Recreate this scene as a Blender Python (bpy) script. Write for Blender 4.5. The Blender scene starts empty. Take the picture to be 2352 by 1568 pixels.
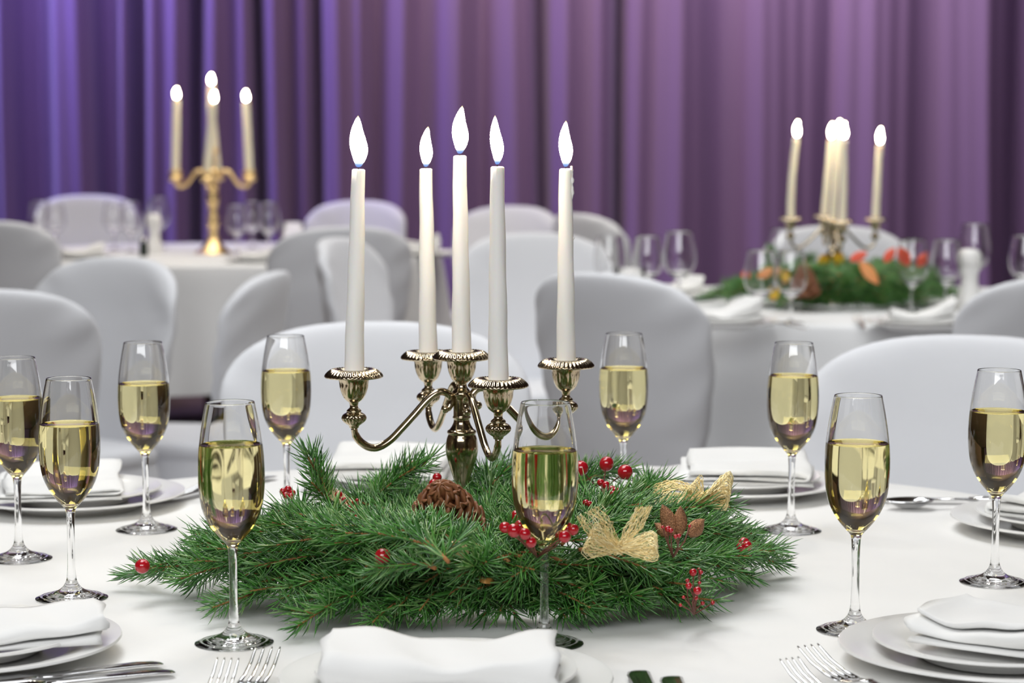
import bpy, math, random
import numpy as np
from mathutils import Vector, Matrix

rnd = random.Random(7)
rs = np.random.RandomState(11)
PI = math.pi
SC = bpy.context.scene
COL = SC.collection

# ------------------------------------------------------------------ camera
HC, TILT, FPX, TZ = 1.218, math.radians(5.2), 5200.0, 0.75
cam_d = bpy.data.cameras.new('camera')
cam = bpy.data.objects.new('camera', cam_d)
COL.objects.link(cam)
cam.location = (0, 0, HC)
cam.rotation_euler = (PI / 2 - TILT, 0, 0)
cam_d.sensor_width = 36
cam_d.lens = FPX / 2352 * 36
cam_d.clip_end = 60
cam_d.dof.use_dof = True
cam_d.dof.focus_distance = 2.26
cam_d.dof.aperture_fstop = 7.0
SC.camera = cam

# ------------------------------------------------------------------ world, exposure
w = bpy.data.worlds.new('hall_air')
SC.world = w
w.use_nodes = True
w.node_tree.nodes['Background'].inputs[0].default_value = (1, .97, .93, 1)
w.node_tree.nodes['Background'].inputs[1].default_value = .25
vs = SC.view_settings
vs.view_transform = 'Standard'
vs.look = 'None'
vs.gamma = 1
vs.exposure = -0.25
vs.use_curve_mapping = False
cy = SC.cycles
cy.max_bounces = 16
cy.transmission_bounces = 14
cy.transparent_max_bounces = 12
cy.diffuse_bounces = 4
cy.glossy_bounces = 6
cy.sample_clamp_indirect = 8
cy.blur_glossy = .5


def area(name, loc, aim, sx, sy, power, col=(1, 1, 1), spread=180):
    d = bpy.data.lights.new(name, 'AREA')
    d.shape = 'RECTANGLE'
    d.size, d.size_y, d.energy, d.color = sx, sy, power, col
    d.spread = math.radians(spread)
    o = bpy.data.objects.new(name, d)
    COL.objects.link(o)
    o.location = loc
    v = Vector(aim) - Vector(loc)
    o.rotation_euler = v.to_track_quat('-Z', 'Y').to_euler()
    return o


WARM = (1, .93, .84)
WHITE = (.965, .985, 1)
area('ceiling_light_table', (-.5, 2.7, 3.75), (-.1, 2.5, 0), 2.2, 1.4, 44, WHITE, 140)
area('fill_light_rear', (-.6, -2.4, 3.3), (0, 4.2, .7), 4.5, 1.6, 200, WHITE)  # unseen fill added behind the camera to brighten surfaces facing it
area('ceiling_light_middle', (.4, 5.6, 3.75), (.4, 5.8, 0), 4.5, 1.4, 50, WHITE, 130)
area('ceiling_light_far', (-.5, 8.6, 3.75), (-.5, 8.8, 0), 5, 1.4, 60, WARM, 115)
area('ceiling_spot_a', (.55, 4.3, 3.8), (.1, 2.4, .75), .22, .22, 13, WARM)
area('ceiling_spot_b', (-1.1, 3.9, 3.8), (-.2, 2.4, .75), .22, .22, 10, WHITE)
area('curtain_wash_blue', (-3.4, 11.35, 3.8), (-2.5, 12.5, 1.5), 1.2, .3, 92, (.44, .40, 1), 125)
area('curtain_wash_violet', (-2.2, 11.35, 3.9), (-1.4, 12.5, 1.5), 1.0, .3, 42, (.56, .45, 1), 125)
area('curtain_wash_middle', (-.4, 11.3, 3.9), (.3, 12.5, 1.5), 1.2, .3, 40, (1, .82, .74), 125)
area('curtain_wash_right', (1.3, 11.3, 3.9), (2.1, 12.5, 1.6), 1.6, .3, 55, (1, .84, 1), 125)
for k, (x, y) in enumerate(((-2.2, 7.4), (-.2, 7.9), (1.3, 5.0), (2.4, 7.4), (.1, 4.9), (-1.6, 5.4))):
    area('downlight', (x, y, 3.9), (x, y, 0), .07, .07, 5, WARM)


# ------------------------------------------------------------------ geometry helpers
def ray(px, py):
    x, y = (px - 1176) / FPX, (784 - py) / FPX
    return (x, math.cos(TILT) + y * math.sin(TILT), -math.sin(TILT) + y * math.cos(TILT))


def G(px, py, dz=0.0):
    """point dz above the table tops seen at a place of the photograph"""
    r = ray(px, py)
    t = (TZ + dz - HC) / r[2]
    return Vector((r[0] * t, r[1] * t, TZ + dz))


def D(px, py, Y):
    r = ray(px, py)
    t = Y / r[1]
    return Vector((r[0] * t, Y, HC + r[2] * t))


def newmesh(name, V, F, mat=None, smooth=True, sharp=None):
    me = bpy.data.meshes.new(name)
    me.from_pydata([tuple(v) for v in V] if not isinstance(V, np.ndarray) else V.tolist(), [], F if isinstance(F, list) else F.tolist())
    if smooth:
        me.polygons.foreach_set('use_smooth', [True] * len(me.polygons))
        if sharp:
            me.set_sharp_from_angle(angle=math.radians(sharp))
    if mat:
        me.materials.append(mat)
    me.update()
    return me


def mk(name, geo, mat, parent=None, smooth=True, sharp=None, loc=None, rot=None):
    me = geo if isinstance(geo, bpy.types.Mesh) else newmesh(name, geo[0], geo[1], mat, smooth, sharp)
    o = bpy.data.objects.new(name, me)
    COL.objects.link(o)
    if parent is not None:
        o.parent = parent
    if loc is not None:
        o.location = loc
    if rot is not None:
        o.rotation_euler = rot
    return o


def tag(o, label=None, cat=None, group=None, kind=None):
    if label: o['label'] = label
    if cat: o['category'] = cat
    if group: o['group'] = group
    if kind: o['kind'] = kind
    return o


def thing(name, label, cat, loc=(0, 0, 0), rz=0, group=None):
    o = bpy.data.objects.new(name, None)
    COL.objects.link(o)
    o.empty_display_size = .05
    o.location = loc
    o.rotation_euler = (0, 0, rz)
    return tag(o, label, cat, group)


def dup(o, loc=None, rz=None, label=None, group=None, parent=None, scale=None):
    c = o.copy()
    COL.objects.link(c)
    if parent is not None:
        c.parent = parent
    if loc is not None: c.location = loc
    if rz is not None: c.rotation_euler = (0, 0, rz)
    if scale is not None: c.scale = (scale,) * 3
    if label: c['label'] = label
    if group: c['group'] = group
    for ch in list(o.children):
        dup(ch, parent=c)
    return c


def join(*geos):
    V, F = [], []
    for v, f in geos:
        n = len(V)
        V.extend([tuple(p) for p in v])
        F.extend([tuple(i + n for i in q) for q in f])
    return V, F


def xf(geo, m):
    return [tuple(m @ Vector(p)) for p in geo[0]], geo[1]


def catmull(pts, n=6):
    P = [np.array(p, float) for p in pts]
    P = [2 * P[0] - P[1]] + P + [2 * P[-1] - P[-2]]
    out = []
    for i in range(1, len(P) - 2):
        p0, p1, p2, p3 = P[i - 1], P[i], P[i + 1], P[i + 2]
        for k in range(n):
            t = k / n
            out.append(.5 * ((2 * p1) + (-p0 + p2) * t + (2 * p0 - 5 * p1 + 4 * p2 - p3) * t * t + (-p0 + 3 * p1 - 3 * p2 + p3) * t ** 3))
    out.append(P[-2])
    return out


def lathe(prof, seg=48, mod=None, flip=False):
    """prof: (r, z) from the bottom up on the outside; mod(i, a, r, z) -> (r, z)"""
    V, F, rows = [], [], []
    for i, (r, z) in enumerate(prof):
        if r < 1e-6:
            rows.append([len(V)])
            V.append((0, 0, z))
        else:
            row = []
            for k in range(seg):
                a = 2 * PI * k / seg
                rr, zz = mod(i, a, r, z) if mod else (r, z)
                row.append(len(V))
                V.append((rr * math.cos(a), rr * math.sin(a), zz))
            rows.append(row)
    for A, B in zip(rows, rows[1:]):
        for k in range(seg):
            l = (k + 1) % seg
            if len(A) == 1 and len(B) == 1: continue
            if len(A) == 1: q = (A[0], B[l], B[k])
            elif len(B) == 1: q = (A[k], A[l], B[0])
            else: q = (A[k], A[l], B[l], B[k])
            F.append(q[::-1] if flip else q)
    return V, F


def tube(pts, rad, seg=8, cap=True, ridge=0.0, squash=1.0):
    P = [np.array(p, float) for p in pts]
    n = len(P)
    R = rad if hasattr(rad, '__len__') else [rad] * n
    T = []
    for i in range(n):
        t = P[min(i + 1, n - 1)] - P[max(i - 1, 0)]
        T.append(t / (np.linalg.norm(t) + 1e-12))
    up = np.array((0, 0, 1.0))
    if abs(T[0] @ up) > .95: up = np.array((1.0, 0, 0))
    N = np.cross(T[0], up); N /= np.linalg.norm(N)
    V, F = [], []
    for i in range(n):
        N = N - T[i] * (N @ T[i]); N /= np.linalg.norm(N)
        B = np.cross(T[i], N)
        for k in range(seg):
            a = 2 * PI * k / seg
            r = R[i] * (1 + ridge * math.cos(4 * a))
            V.append(tuple(P[i] + N * r * math.cos(a) + B * r * squash * math.sin(a)))
    for i in range(n - 1):
        for k in range(seg):
            l = (k + 1) % seg
            F.append((i * seg + k, i * seg + l, (i + 1) * seg + l, (i + 1) * seg + k))
    if cap:
        F.append(tuple(range(seg))[::-1])
        F.append(tuple((n - 1) * seg + k for k in range(seg)))
    return V, F


def grid(nu, nv, f, closed_u=False):
    V = [f(i, j) for j in range(nv) for i in range(nu)]
    F = []
    for j in range(nv - 1):
        for i in range(nu if closed_u else nu - 1):
            k = (i + 1) % nu
            F.append((j * nu + i, j * nu + k, (j + 1) * nu + k, (j + 1) * nu + i))
    return V, F


def ball(r, u=14, v=9, c=(0, 0, 0)):
    return xf(lathe([(r * math.sin(PI * i / v) if 0 < i < v else 0, -r * math.cos(PI * i / v)) for i in range(v + 1)], u), Matrix.Translation(c))


def box(x0, x1, y0, y1, z0, z1):
    V = [(x, y, z) for z in (z0, z1) for y in (y0, y1) for x in (x0, x1)]
    return V, [(0, 2, 3, 1), (4, 5, 7, 6), (0, 1, 5, 4), (2, 6, 7, 3), (0, 4, 6, 2), (1, 3, 7, 5)]


# ------------------------------------------------------------------ materials
def mat(name, base, rough=.5, metal=0, bump=None, vary=None, **kw):
    """bump: list of (scale, strength, distance); vary: (scale, other colour, amount)"""
    m = bpy.data.materials.new(name)
    m.use_nodes = True
    nt = m.node_tree
    b = nt.nodes['Principled BSDF']
    b.inputs['Base Color'].default_value = (*base, 1)
    b.inputs['Roughness'].default_value = rough
    b.inputs['Metallic'].default_value = metal
    for k, v in kw.items():
        b.inputs[k.replace('_', ' ')].default_value = v
    co = None
    if bump or vary:
        co = nt.nodes.new('ShaderNodeTexCoord').outputs['Object']
    if vary:
        n = nt.nodes.new('ShaderNodeTexNoise')
        n.inputs['Scale'].default_value = vary[0]
        n.inputs['Detail'].default_value = 5
        nt.links.new(co, n.inputs['Vector'])
        r = nt.nodes.new('ShaderNodeValToRGB')
        r.color_ramp.elements[0].position = .5 - .5 / max(vary[2], .01) * .3
        r.color_ramp.elements[1].position = .5 + .5 / max(vary[2], .01) * .3
        r.color_ramp.elements[0].color = (*vary[1], 1)
        r.color_ramp.elements[1].color = (*base, 1)
        nt.links.new(n.outputs['Fac'], r.inputs['Fac'])
        nt.links.new(r.outputs['Color'], b.inputs['Base Color'])
    last = None
    for (s, st, dist) in bump or ():
        n = nt.nodes.new('ShaderNodeTexNoise')
        n.inputs['Scale'].default_value = s
        n.inputs['Detail'].default_value = 3
        nt.links.new(co, n.inputs['Vector'])
        bn = nt.nodes.new('ShaderNodeBump')
        bn.inputs['Strength'].default_value = st
        bn.inputs['Distance'].default_value = dist
        nt.links.new(n.outputs['Fac'], bn.inputs['Height'])
        if last is not None: nt.links.new(last, bn.inputs['Normal'])
        last = bn.outputs['Normal']
    if last is not None: nt.links.new(last, b.inputs['Normal'])
    return m


def glassmat(name, col, ior, rough=0.0):
    m = bpy.data.materials.new(name)
    m.use_nodes = True
    nt = m.node_tree
    nt.nodes.remove(nt.nodes['Principled BSDF'])
    g = nt.nodes.new('ShaderNodeBsdfGlass')
    g.inputs['Color'].default_value = (*col, 1)
    g.inputs['IOR'].default_value = ior
    g.inputs['Roughness'].default_value = rough
    nt.links.new(g.outputs[0], nt.nodes['Material Output'].inputs['Surface'])
    return m


def per_island(name, cols, rough, spec=.5):
    """one of a few close colours for every loose piece of the mesh"""
    m = mat(name, cols[0], rough)
    nt = m.node_tree
    gm = nt.nodes.new('ShaderNodeNewGeometry')
    r = nt.nodes.new('ShaderNodeValToRGB')
    els = r.color_ramp.elements
    els[0].color = (*cols[0], 1)
    els[1].color = (*cols[-1], 1)
    for i, c in enumerate(cols[1:-1]):
        e = els.new((i + 1) / (len(cols) - 1))
        e.color = (*c, 1)
    nt.links.new(gm.outputs['Random Per Island'], r.inputs['Fac'])
    b = nt.nodes['Principled BSDF']
    nt.links.new(r.outputs['Color'], b.inputs['Base Color'])
    b.inputs['Specular IOR Level'].default_value = spec
    return m


M = {}
M['cloth'] = mat('white_damask', (.86, .855, .84), .85, bump=[(3.2, .5, .03), (9, .25, .006), (900, .15, .0006)], Sheen_Weight=.15)
M['cloth_far'] = mat('white_table_linen', (.80, .81, .82), .85, bump=[(6, .2, .01)], Sheen_Weight=.1)
M['cover'] = mat('stretch_chair_cover', (.745, .76, .80), .7, bump=[(7, .25, .012)], Sheen_Weight=.25)
M['napkin'] = mat('napkin_linen', (.86, .86, .85), .9, bump=[(40, .25, .002), (1200, .15, .0004)], Sheen_Weight=.1)
M['porcelain'] = mat('white_porcelain', (.87, .865, .85), .2, Specular_IOR_Level=.25, Coat_Weight=.06, Coat_Roughness=.05)
M['silver'] = mat('antique_silver', (.66, .57, .42), .13, 1, vary=(90, (.40, .31, .2), .7), bump=[(260, .06, .001)])
M['gold'] = mat('polished_brass', (.90, .66, .32), .33, 1)
M['steel'] = mat('cutlery_steel', (.72, .72, .73), .12, 1)
M['glass'] = glassmat('clear_glass', (1, 1, 1), 1.5)
M['wine_top'] = glassmat('champagne_surface', (.98, .93, .68), 1.34)
M['wine_wall'] = glassmat('champagne_body', (.98, .93, .68), 1.34 / 1.5)
M['wax'] = mat('white_wax', (.97, .955, .93), .38, Subsurface_Weight=.35, Subsurface_Radius=(.012, .008, .005), Subsurface_Scale=.6)
M['ivory'] = mat('ivory_wax', (.93, .86, .68), .42, Subsurface_Weight=.4, Subsurface_Radius=(.012, .008, .005), Subsurface_Scale=.6)
M['wick'] = mat('wick_thread', (.06, .05, .045), .9)
M['needle'] = per_island('spruce_needles', [(.014, .075, .012), (.042, .18, .024), (.09, .31, .04), (.075, .21, .055), (.24, .42, .12)], .27, .9)
M['twig'] = mat('spruce_bark', (.40, .17, .045), .75, vary=(180, (.22, .09, .03), .6))
M['berry'] = mat('red_berry', (.55, .008, .018), .16, vary=(60, (.30, .004, .012), .5), Coat_Weight=.7, Coat_Roughness=.06)
M['berry_stem'] = mat('berry_wire', (.16, .05, .03), .6)
M['cone'] = mat('cone_scale_brown', (.20, .070, .028), .42, vary=(120, (.34, .15, .07), .6))
M['cone_core'] = mat('cone_core_brown', (.06, .025, .012), .8)
M['bow'] = per_island('gold_mesh_thread', [(.90, .68, .28), (.98, .82, .42), (1, .93, .64)], .34)
M['bow'].node_tree.nodes['Principled BSDF'].inputs['Metallic'].default_value = .55
M['copper'] = mat('copper_glitter', (.50, .25, .12), .4, .6, vary=(700, (.20, .09, .045), .9), bump=[(900, .9, .002)])
M['ribbon'] = mat('pale_gold_ribbon', (.80, .64, .36), .35, .35, bump=[(220, .3, .001)])
M['peel'] = mat('dried_orange', (.50, .24, .06), .5)
M['floor'] = mat('brown_carpet', (.085, .052, .035), .95, vary=(30, (.05, .03, .022), .6), bump=[(400, .4, .004)])
M['wall'] = mat('wood_panel_wall', (.12, .075, .045), .55, vary=(5, (.08, .05, .03), .5))
M['wall_pale'] = mat('plaster_wall', (.34, .24, .16), .8, bump=[(60, .1, .003)])
M['ceiling'] = mat('ceiling_paint', (.17, .14, .115), .9, bump=[(80, .1, .002)])
M['curtain'] = mat('purple_curtain_cloth', (.18, .112, .22), .62, bump=[(900, .2, .001)], Sheen_Weight=.35, Sheen_Roughness=.4, Sheen_Tint=(.75, .65, .9, 1))
M['table_wood'] = mat('table_wood', (.22, .12, .06), .5, vary=(9, (.15, .08, .04), .5))
M['dark'] = mat('dark_glaze', (.012, .022, .015), .2)
M['yellow'] = mat('yellow_petal', (.95, .74, .05), .5, vary=(70, (.75, .42, .03), .4))
M['coral'] = mat('coral_ribbon', (.80, .06, .035), .4, vary=(50, (.85, .16, .08), .5))
M['orange_leaf'] = mat('orange_leaf', (.80, .24, .08), .45, vary=(50, (.80, .40, .14), .5))

fl = bpy.data.materials.new('candle_flame')
fl.use_nodes = True
nt = fl.node_tree
nt.nodes.remove(nt.nodes['Principled BSDF'])
em = nt.nodes.new('ShaderNodeEmission')
tc = nt.nodes.new('ShaderNodeTexCoord')
sp = nt.nodes.new('ShaderNodeSeparateXYZ')
cr = nt.nodes.new('ShaderNodeValToRGB')
nt.links.new(tc.outputs['Generated'], sp.inputs[0])
nt.links.new(sp.outputs['Z'], cr.inputs[0])
e = cr.color_ramp.elements
e[0].position, e[0].color = .0, (.0016, .0032, .0092, 1)
e[1].position, e[1].color = 1, (.0125, .0105, .005, 1)
for p, c in ((.05, (.0034, .0052, .0092, 1)), (.09, (.013, .014, .016, 1)), (.17, (1, .84, .62, 1)), (.88, (1, .84, .60, 1)), (.96, (.03, .025, .014, 1))):
    x = e.new(p); x.color = c
em.inputs['Strength'].default_value = 110
nt.links.new(cr.outputs['Color'], em.inputs['Color'])
nt.links.new(em.outputs[0], nt.nodes['Material Output'].inputs['Surface'])
M['flame'] = fl

# ------------------------------------------------------------------ the room
X0, X1, Y0, Y1, CZ = -6.5, 6.5, -4.5, 13.1, 4.0


def struct(name, geo, m):
    return tag(mk(name, geo, m, smooth=False), kind='structure')


struct('floor', box(X0, X1, Y0, Y1, -.05, 0), M['floor'])
struct('ceiling', box(X0, X1, Y0, Y1, CZ, CZ + .05), M['ceiling'])
struct('wall_back', box(X0, X1, Y1, Y1 + .08, 0, CZ), M['wall'])
struct('wall_front', box(X0, X1, Y0 - .08, Y0, 0, CZ), M['wall_pale'])
struct('wall_left', box(X0 - .08, X0, Y0, Y1, 0, CZ), M['wall_pale'])
struct('wall_right', box(X1, X1 + .08, Y0, Y1, 0, CZ), M['wall_pale'])

FOLDS = [(-400, .2), (-330, 1), (-270, .1), (-200, .9), (-150, 0), (-90, 1), (-40, .2), (5, .0), (38, 1), (62, .1), (95, -.2), (122, .05), (150, .85), (175, .75),
         (200, 1), (222, .7), (235, .0), (260, -.2), (285, .1), (305, .9), (322, .0), (335, -.5), (348, .3), (370, .9), (393, .6), (430, 1), (455, .7),
         (472, -.5), (488, .6), (512, 1), (548, .5), (575, .95), (590, .3), (600, -.5), (612, .5), (640, .9), (672, .2), (705, .7), (735, -.2), (750, .8),
         (785, 1), (820, .8), (840, .95), (875, .4), (905, .7), (935, .95), (975, .55), (1000, .5), (1030, .85), (1060, 1), (1105, .4), (1140, .7),
         (1180, .85), (1215, .6), (1240, -.4), (1262, .7), (1300, 1), (1340, .7), (1375, .85), (1405, .5), (1422, -.4), (1440, .75), (1475, .9),
         (1505, .75), (1560, 1.15), (1600, .8), (1645, .1), (1690, .3), (1702, .8), (1740, 1.15), (1830, .65), (1880, .4), (1905, -.1), (1930, .55),
         (1965, .7), (2000, 1.1), (2070, .8), (2120, .25), (2165, .6), (2240, 1.15), (2290, .5), (2330, -.2), (2370, .7), (2430, 1), (2500, .2),
         (2560, .9), (2640, .2), (2700, 1), (2780, .2)]
CY = 12.55
fr_ = random.Random(3)
for k in range(18):
    FOLDS.insert(0, (FOLDS[0][0] - fr_.uniform(35, 65), (.1, .95)[k % 2]))
    FOLDS.append((FOLDS[-1][0] + fr_.uniform(40, 75), (.9, .2)[k % 2]))
fx = np.array([(p - 1176) / FPX * CY for p, _ in FOLDS])
fh = np.array([h for _, h in FOLDS])


def curtain(name, p0, p1, label):
    x0, x1 = (p0 - 1176) / FPX * CY, (p1 - 1176) / FPX * CY
    n = int((x1 - x0) / .008)
    xs = np.linspace(x0, x1, n)
    h = np.interp(xs, fx, fh)
    k = np.exp(-np.linspace(-2, 2, 9) ** 2); k /= k.sum()
    h = np.convolve(np.pad(h, 4, mode='edge'), k, mode='valid')
    zs = np.linspace(.02, 2.75, 30)

    def f(i, j):
        z = zs[j]
        x = xs[i]
        s = (2.75 - z)
        sway = .018 * math.sin(x * 5.1 + 1.3) * s + .008 * math.sin(x * 13 + z * 1.1) * s
        amp = float(np.interp(x, [-1.1, -.6, .5, .9, 1.25, 2.5, 2.8], [.30, .24, .22, .17, .10, .10, .22])) + .012 * s
        return (x + sway * .6, CY - amp * h[i] - .012 * math.sin(z * 1.7 + x * 3) + .004 * math.sin(x * 60), z)
    g = grid(n, len(zs), f)
    return tag(mk(name, g, M['curtain']), label, 'curtain', 'purple curtain along the far wall')


curtain('curtain', -1100, 740, 'purple curtain panel with tight bluish folds behind the brass candelabrum')
curtain('curtain', 740, 1424, 'mauve curtain panel with soft folds behind the five tall white candles')
curtain('curtain', 1424, 3450, 'plum curtain panel with broad smooth folds behind the right-hand garland table')


# ------------------------------------------------------------------ tables and cloths
def tablecloth(R, zhem, m, seed, seg=180):
    r_ = random.Random(seed)
    ph = [r_.uniform(0, 6.28) for _ in range(4)]
    rows = [(R * t, TZ) for t in (0, .15, .3, .45, .6, .72, .84, .93)] + [(R - .004, TZ - .0003), (R + .003, TZ - .004), (R + .006, TZ - .012)]
    nd = 12
    for i in range(1, nd + 1):
        rows.append((R + .008, TZ - .012 - (TZ - zhem - .012) * i / nd))

    def mod(i, a, r, z):
        if i < 11: return r, z
        d = (TZ - z)
        wv = math.sin(11 * a + ph[0]) + .6 * math.sin(17 * a + ph[1]) + .35 * math.sin(29 * a + ph[2])
        return r + d * (.10 + .055 * wv), z + .02 * math.sin(5 * a + ph[3]) * (d / .46) ** 2
    return lathe(rows[::-1], seg, mod=lambda i, a, r, z: mod(len(rows) - 1 - i, a, r, z))


def round_table(c, R, label, clabel, m, seed, zhem=.3):
    t = thing('banquet_table', label, 'table', (c[0], c[1], 0), 0, 'round banquet tables')
    mk('tabletop', lathe([(0, TZ - .035), (R - .01, TZ - .035), (R - .004, TZ - .03), (R - .004, TZ - .008), (R - .01, TZ - .004), (0, TZ - .004)], 72), M['table_wood'], t, sharp=40)
    mk('pedestal', lathe(catmull([(.07, .05), (.05, .12), (.045, .35), (.06, .55), (.12, .68), (.2, TZ - .036)], 4), 24), M['table_wood'], t)
    mk('foot', lathe([(0, 0), (.32, 0), (.32, .02), (.2, .05), (.07, .06), (0, .06)], 32), M['table_wood'], t, sharp=40)
    cl = tag(mk('tablecloth', tablecloth(R, zhem, m, seed), m, loc=(c[0], c[1], 0)), clabel, 'tablecloth', 'white tablecloths')
    return t


FT = (0.0, 2.42)
LT = (-1.19, 9.05)
RT = (1.0, 6.36)
round_table(FT, .80, 'round table carrying the large spruce centerpiece and ten champagne flutes', 'white cloth under the large spruce centerpiece and champagne flutes', M['cloth'], 1)
round_table(LT, .90, 'round table carrying the tall brass candelabrum', 'white cloth on the table with the tall brass candelabrum', M['cloth_far'], 2)
round_table(RT, .80, 'round table carrying the garland with coral ribbons', 'white cloth on the table with the coral-ribboned garland', M['cloth_far'], 3)


# ------------------------------------------------------------------ chairs
def chair_meshes():
    nr = 40
    zt, zs = .94, .80
    lv = []
    for z in np.linspace(.40, zs, 12):
        v = (z - .40) / (zs - .40)
        lv.append((z, .190 + .072 * math.sin(v * PI / 2) ** 1.2, .034 + .008 * math.sin(v * PI)))
    for k in range(1, 13):
        a = PI / 2 * k / 12
        lv.append((zs + (zt - zs) * math.sin(a) ** .80, max(.262 * math.cos(a) ** .74, .004), .034 * max(math.cos(a), .0) ** .35 if k < 12 else .004))

    def f(i, j):
        z, wd, th = lv[j]
        a = 2 * PI * i / nr
        c, s = math.cos(a), math.sin(a)
        x = wd * math.copysign(abs(c) ** .75, c)
        y = th * math.copysign(abs(s) ** .75, s)
        v = (z - .4) / (zt - .4)
        wr = .004 * math.sin(x * 38 + z * 55) * max(0, abs(x) / .24 - .45) * 2
        return (x, .205 + .085 * v ** 1.3 + y - .05 * (x / .247) ** 2 + wr, z)
    V, F = grid(nr, len(lv), f, True)
    F.append(tuple(range(nr))[::-1])
    F.append(tuple((len(lv) - 1) * nr + k for k in range(nr)))
    back = newmesh('backrest', V, F, M['cover'])

    def rr(i, n, hx, hy, e=.28):
        a = 2 * PI * i / n
        c, s = math.cos(a), math.sin(a)
        return hx * math.copysign(abs(c) ** e, c), hy * math.copysign(abs(s) ** e, s)
    ns = 48
    sl = [(.395, .205, .225), (.43, .222, .235), (.455, .225, .236), (.47, .215, .226), (.477, .18, .19), (.479, .08, .09)]

    def fs(i, j):
        z, hx, hy = sl[j]
        x, y = rr(i, ns, hx, hy, .4)
        return (x, y, z)
    V, F = grid(ns, len(sl), fs, True)
    F.append(tuple((len(sl) - 1) * ns + k for k in range(ns)))
    seat = newmesh('seat', V, F, M['cover'])
    nk = 96
    kz = np.linspace(.44, .015, 12)

    def fk(i, j):
        z = kz[j]
        d = (.44 - z) / .44
        a = 2 * PI * i / nk
        x, y = rr(i, nk, .217 + .05 * d, .232 + .05 * d, .4)
        g = 1 + .05 * d * math.sin(9 * a) * math.cos(2 * a)
        return (x * g, y * g + .03 * d, z)
    skirt = newmesh('skirt', *grid(nk, len(kz), fk, True), M['cover'])
    leg = newmesh('leg', *tube([(0, 0, 0), (0, 0, .4)], .013, 8), M['steel'])
    return back, seat, skirt, leg


CB, CS, CK, CL = chair_meshes()
ch0 = None


def chair(px, top, face, label, group='white covered banquet chairs', dy=0, sc=.97):
    """px: where the middle of the backrest shows; top: where its crest shows; face: plan direction the sitter looks"""
    global ch0
    Y = (HC - .94 * sc) * FPX / (top - 311) + dy
    X = (px - 1176) / FPX * Y
    n = math.hypot(*face)
    fxn, fyn = face[0] / n, face[1] / n
    loc = (X + fxn * .27 * sc, Y + fyn * .27 * sc, 0)
    rz = math.atan2(fxn, -fyn)
    if ch0 is None:
        ch0 = thing('banquet_chair', label, 'chair', loc, rz, group)
        mk('backrest', CB, None, ch0)
        mk('seat', CS, None, ch0)
        mk('skirt', CK, None, ch0)
        for sx in (-1, 1):
            for sy in (-1, 1):
                mk('leg', CL, None, ch0, loc=(sx * .19, sy * .19, 0))
        ch0.scale = (sc,) * 3
        return ch0
    return dup(ch0, loc, rz, label, group, scale=sc)


chair(858, 740, (.10, -1), 'white covered chair facing the camera behind the big candelabrum')
chair(2235, 780, (-.35, -1), 'white covered chair facing the camera behind the two rightmost flutes', dy=.06)
chair(1388, 625, (.68, .75), 'grey-shaded covered chair turned away, directly behind the rightmost white candle')
chair(-62, 662, (-.25, 1), 'wrinkled covered chair turned away, cut by the left picture edge, lower of two')
chair(-28, 503, (.02, 1), 'taupe-shaded covered chair turned away, cut by the left picture edge, upper of two', dy=-.12)
chair(272, 590, (-.62, -.85), 'pale covered chair standing before the brass candelabrum table, side edge bluish')
chair(200, 447, (.25, -1), 'covered chair against the purple curtain, left of the brass candelabrum', sc=1.0)
chair(618, 622, (-.985, .17), 'covered chair seen almost edge-on between pale chair and big white chair', sc=.92)
chair(790, 519, (-.30, 1), 'tall grey covered chair turned away, behind the leftmost white candle')
chair(778, 545, (.96, -.28), 'covered chair with bright front in front of the tall grey chair')
chair(826, 460, (-.3, -1), 'far covered chair against the curtain, seen past the leftmost white candle')
chair(1176, 472, (-.45, -.9), 'far covered chair against the curtain between the middle and right white candles')
chair(1222, 534, (.3, -1), 'pale covered chair directly behind the front white candle, right of centre')
chair(1330, 489, (.85, .55), 'far covered chair turned sideways, just right of the rightmost white candle')
chair(1915, 521, (.0, -1), 'covered chair behind the right-hand candelabrum and coral-ribboned garland', dy=.12)
chair(2470, 632, (-.1, 1), 'covered chair turned away, cut by the right picture edge')


# ------------------------------------------------------------------ champagne flutes
OUT = [(36.3, .5), (36.4, 1.2), (34.5, 2.0), (31.5, 3.1), (29, 3.3), (26, 4.6), (23.4, 4.9), (20.5, 6.3), (18, 6.7), (12, 9.8), (8.2, 13.5), (5.8, 18), (4.6, 24), (3.9, 36), (3.7, 50), (3.75, 66), (4.0, 80), (4.9, 90.5),
       (7.0, 94), (11.2, 98.5), (16.6, 105), (21.6, 112.5), (25.7, 121), (28.1, 129), (29.6, 138), (30.5, 149), (30.7, 160), (30.3, 172), (29.3, 184),
       (27.6, 197), (25.4, 210), (23.2, 221), (22.5, 224.4)]
OUTS = [(max(a[0], .01) / 1000, a[1] / 1000) for a in catmull(OUT, 5)]
INN = [(0, 97.2), (3.0, 97.6), (6.5, 99.2)] + [(r - 1.15 - max(0, (112 - z)) * .03, z + .6) for r, z in OUT[19:-1]] + [(21.6, 224.4)]
INNS = [(max(a[0], 0) / 1000, a[1] / 1000) for a in catmull(INN, 5)]
INNS[0] = (0, INNS[0][1])
IB = next(i for i, p in enumerate(OUTS) if p[1] > .0905)
IF_ = next(i for i, p in enumerate(OUTS) if p[1] > .020)
foot_me = newmesh('foot', *lathe([(0, .0022), (.008, .0020), (.013, .0016), (.019, .0014), (.024, .0009), (.030, .0008), (.034, .0004)] + OUTS[:IF_ + 1], 64), M['glass'], sharp=60)
stem_me = newmesh('stem', *lathe(OUTS[IF_:IB + 1], 32), M['glass'])


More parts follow.
